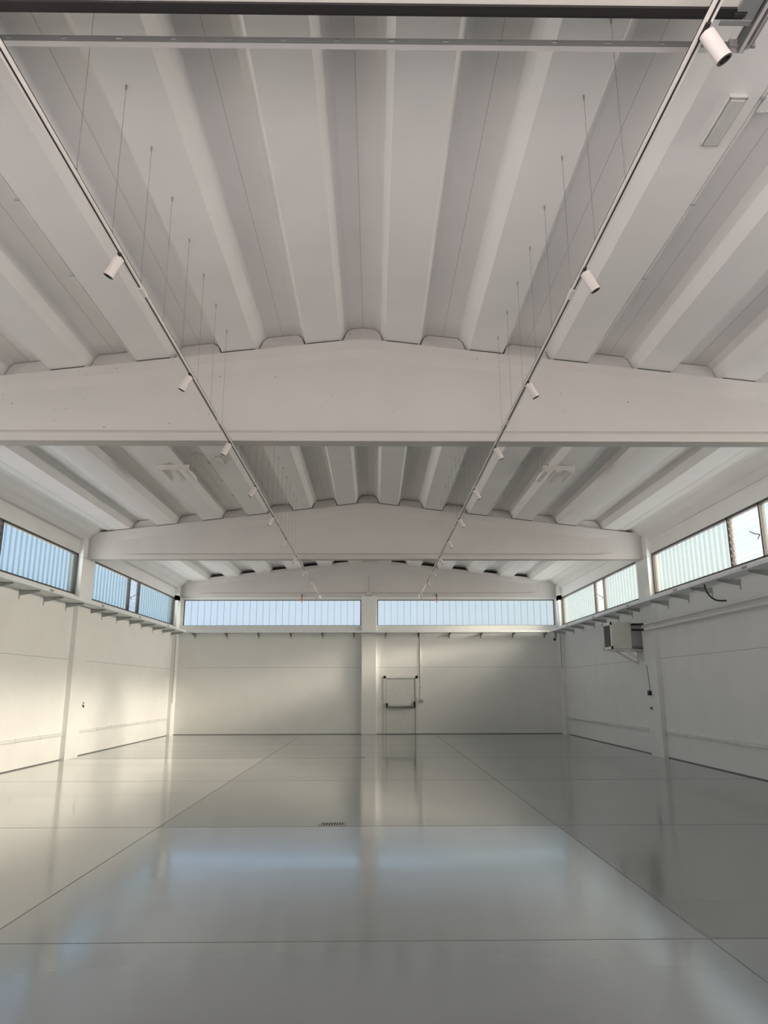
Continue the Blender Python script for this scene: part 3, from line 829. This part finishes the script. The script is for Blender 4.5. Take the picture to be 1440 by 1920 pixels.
right_c = mixc(rng(sp.outputs['Z'], .08, .30, 0, 1), (.61, .69, .74), (.43, .62, .74))
side = rng(sp.outputs['X'], -.45, .45, 0, 1)
sky = mixc(side, left_c, right_c)
# sky boosted out of view to the left, added as fill for the right wall
sky = scale(sky, rng(sp.outputs['X'], -.5, -.95, 1.0, 3.2))
# sky behind the camera dimmed out of view to keep the beam faces darker
GROUND_FILL = 9.5
sky = scale(sky, rng(sp.outputs['Y'], -.15, -.5, 1.0, .22))
dt = N('ShaderNodeVectorMath'); dt.operation = 'DOT_PRODUCT'; nt.links.new(tc.outputs['Generated'], dt.inputs[0]); dt.inputs[1].default_value = SUN
mx0 = N('ShaderNodeMath'); mx0.operation = 'MAXIMUM'; nt.links.new(dt.outputs['Value'], mx0.inputs[0]); mx0.inputs[1].default_value = 0
pw = N('ShaderNodeMath'); pw.operation = 'POWER'; nt.links.new(mx0.outputs[0], pw.inputs[0]); pw.inputs[1].default_value = 8.0
sky = addc(sky, scale(scale((1.0, .84, .69), 40.0), pw.outputs[0]))
# ground seen below the horizon
gnd = rng(sp.outputs['Z'], -.06, .0, .45, 1.0)
sky = scale(sky, gnd)
# below-horizon glow added as ceiling fill, unseen; stronger left and before the door
bl = N('ShaderNodeMath'); bl.operation = 'MULTIPLY'
nt.links.new(rng(sp.outputs['Z'], .0, -.07, 0.0, 1.0), bl.inputs[0]); nt.links.new(rng(sp.outputs['Z'], -.12, -.34, 1.0, .3), bl.inputs[1])
below = bl.outputs[0]
sky = addc(sky, scale(scale((1.0, .905, .91), rng(sp.outputs['X'], .6, -.6, 3.8, 7.4)), below))
fore = N('ShaderNodeMath'); fore.operation = 'MULTIPLY'
nt.links.new(rng(sp.outputs['Z'], -.24, -.55, 0.0, 1.0), fore.inputs[0]); nt.links.new(rng(sp.outputs['Y'], .0, -.5, 0.0, 1.0), fore.inputs[1])
sky = addc(sky, scale(scale((1.0, .90, .90), GROUND_FILL), fore.outputs[0]))
nt.links.new(sky, bg.inputs['Color']); bg.inputs['Strength'].default_value = 1.0

sun = bpy.data.lights.new('low_sun', 'SUN'); sun.energy = 6.0; sun.angle = math.radians(9.5); sun.color = (1.0, .84, .68)
so = bpy.data.objects.new('low_sun', sun); COL.objects.link(so); so.rotation_euler = (-SUN).to_track_quat('-Z', 'Y').to_euler()
so.location = (30, -6, 12)

# sampling portals in the openings (they emit nothing, they only guide the sky light)
def portal(name, loc, rot, sx, sy):
    l = bpy.data.lights.new(name, 'AREA'); l.shape = 'RECTANGLE'; l.size = sx; l.size_y = sy; l.cycles.is_portal = True
    o = bpy.data.objects.new(name, l); COL.objects.link(o); o.location = loc; o.rotation_euler = rot
zc = (WZ0 + WZ1) / 2
portal('window_portal_left', (GL - .24, 13.5, zc), (0, -PI / 2, 0), 1.1, 27)
portal('window_portal_right', (GR + .24, 13.5, zc), (0, PI / 2, 0), 1.1, 27)
portal('window_portal_back', (0, YB + .3, 4.35), (-PI / 2, 0, 0), 14.2, 1.1)
portal('door_portal', (0, YF - .28, 2.45), (PI / 2, 0, 0), 2 * DW, 4.9)

# ------------------------------------------------------------------ camera
cd = bpy.data.cameras.new('camera'); co = bpy.data.objects.new('camera', cd); COL.objects.link(co)
cd.sensor_fit = 'VERTICAL'; cd.sensor_height = 36; cd.lens = 1376.36 * 36 / 1920
cd.clip_start = .05; cd.clip_end = 500
R = Matrix.Rotation(-.0143, 4, 'Z') @ Matrix.Rotation(PI / 2 + .2358, 4, 'X') @ Matrix.Rotation(-.0024, 4, 'Z')
co.matrix_world = Matrix.Translation((.0692, 0, 1.6)) @ R
S.camera = co
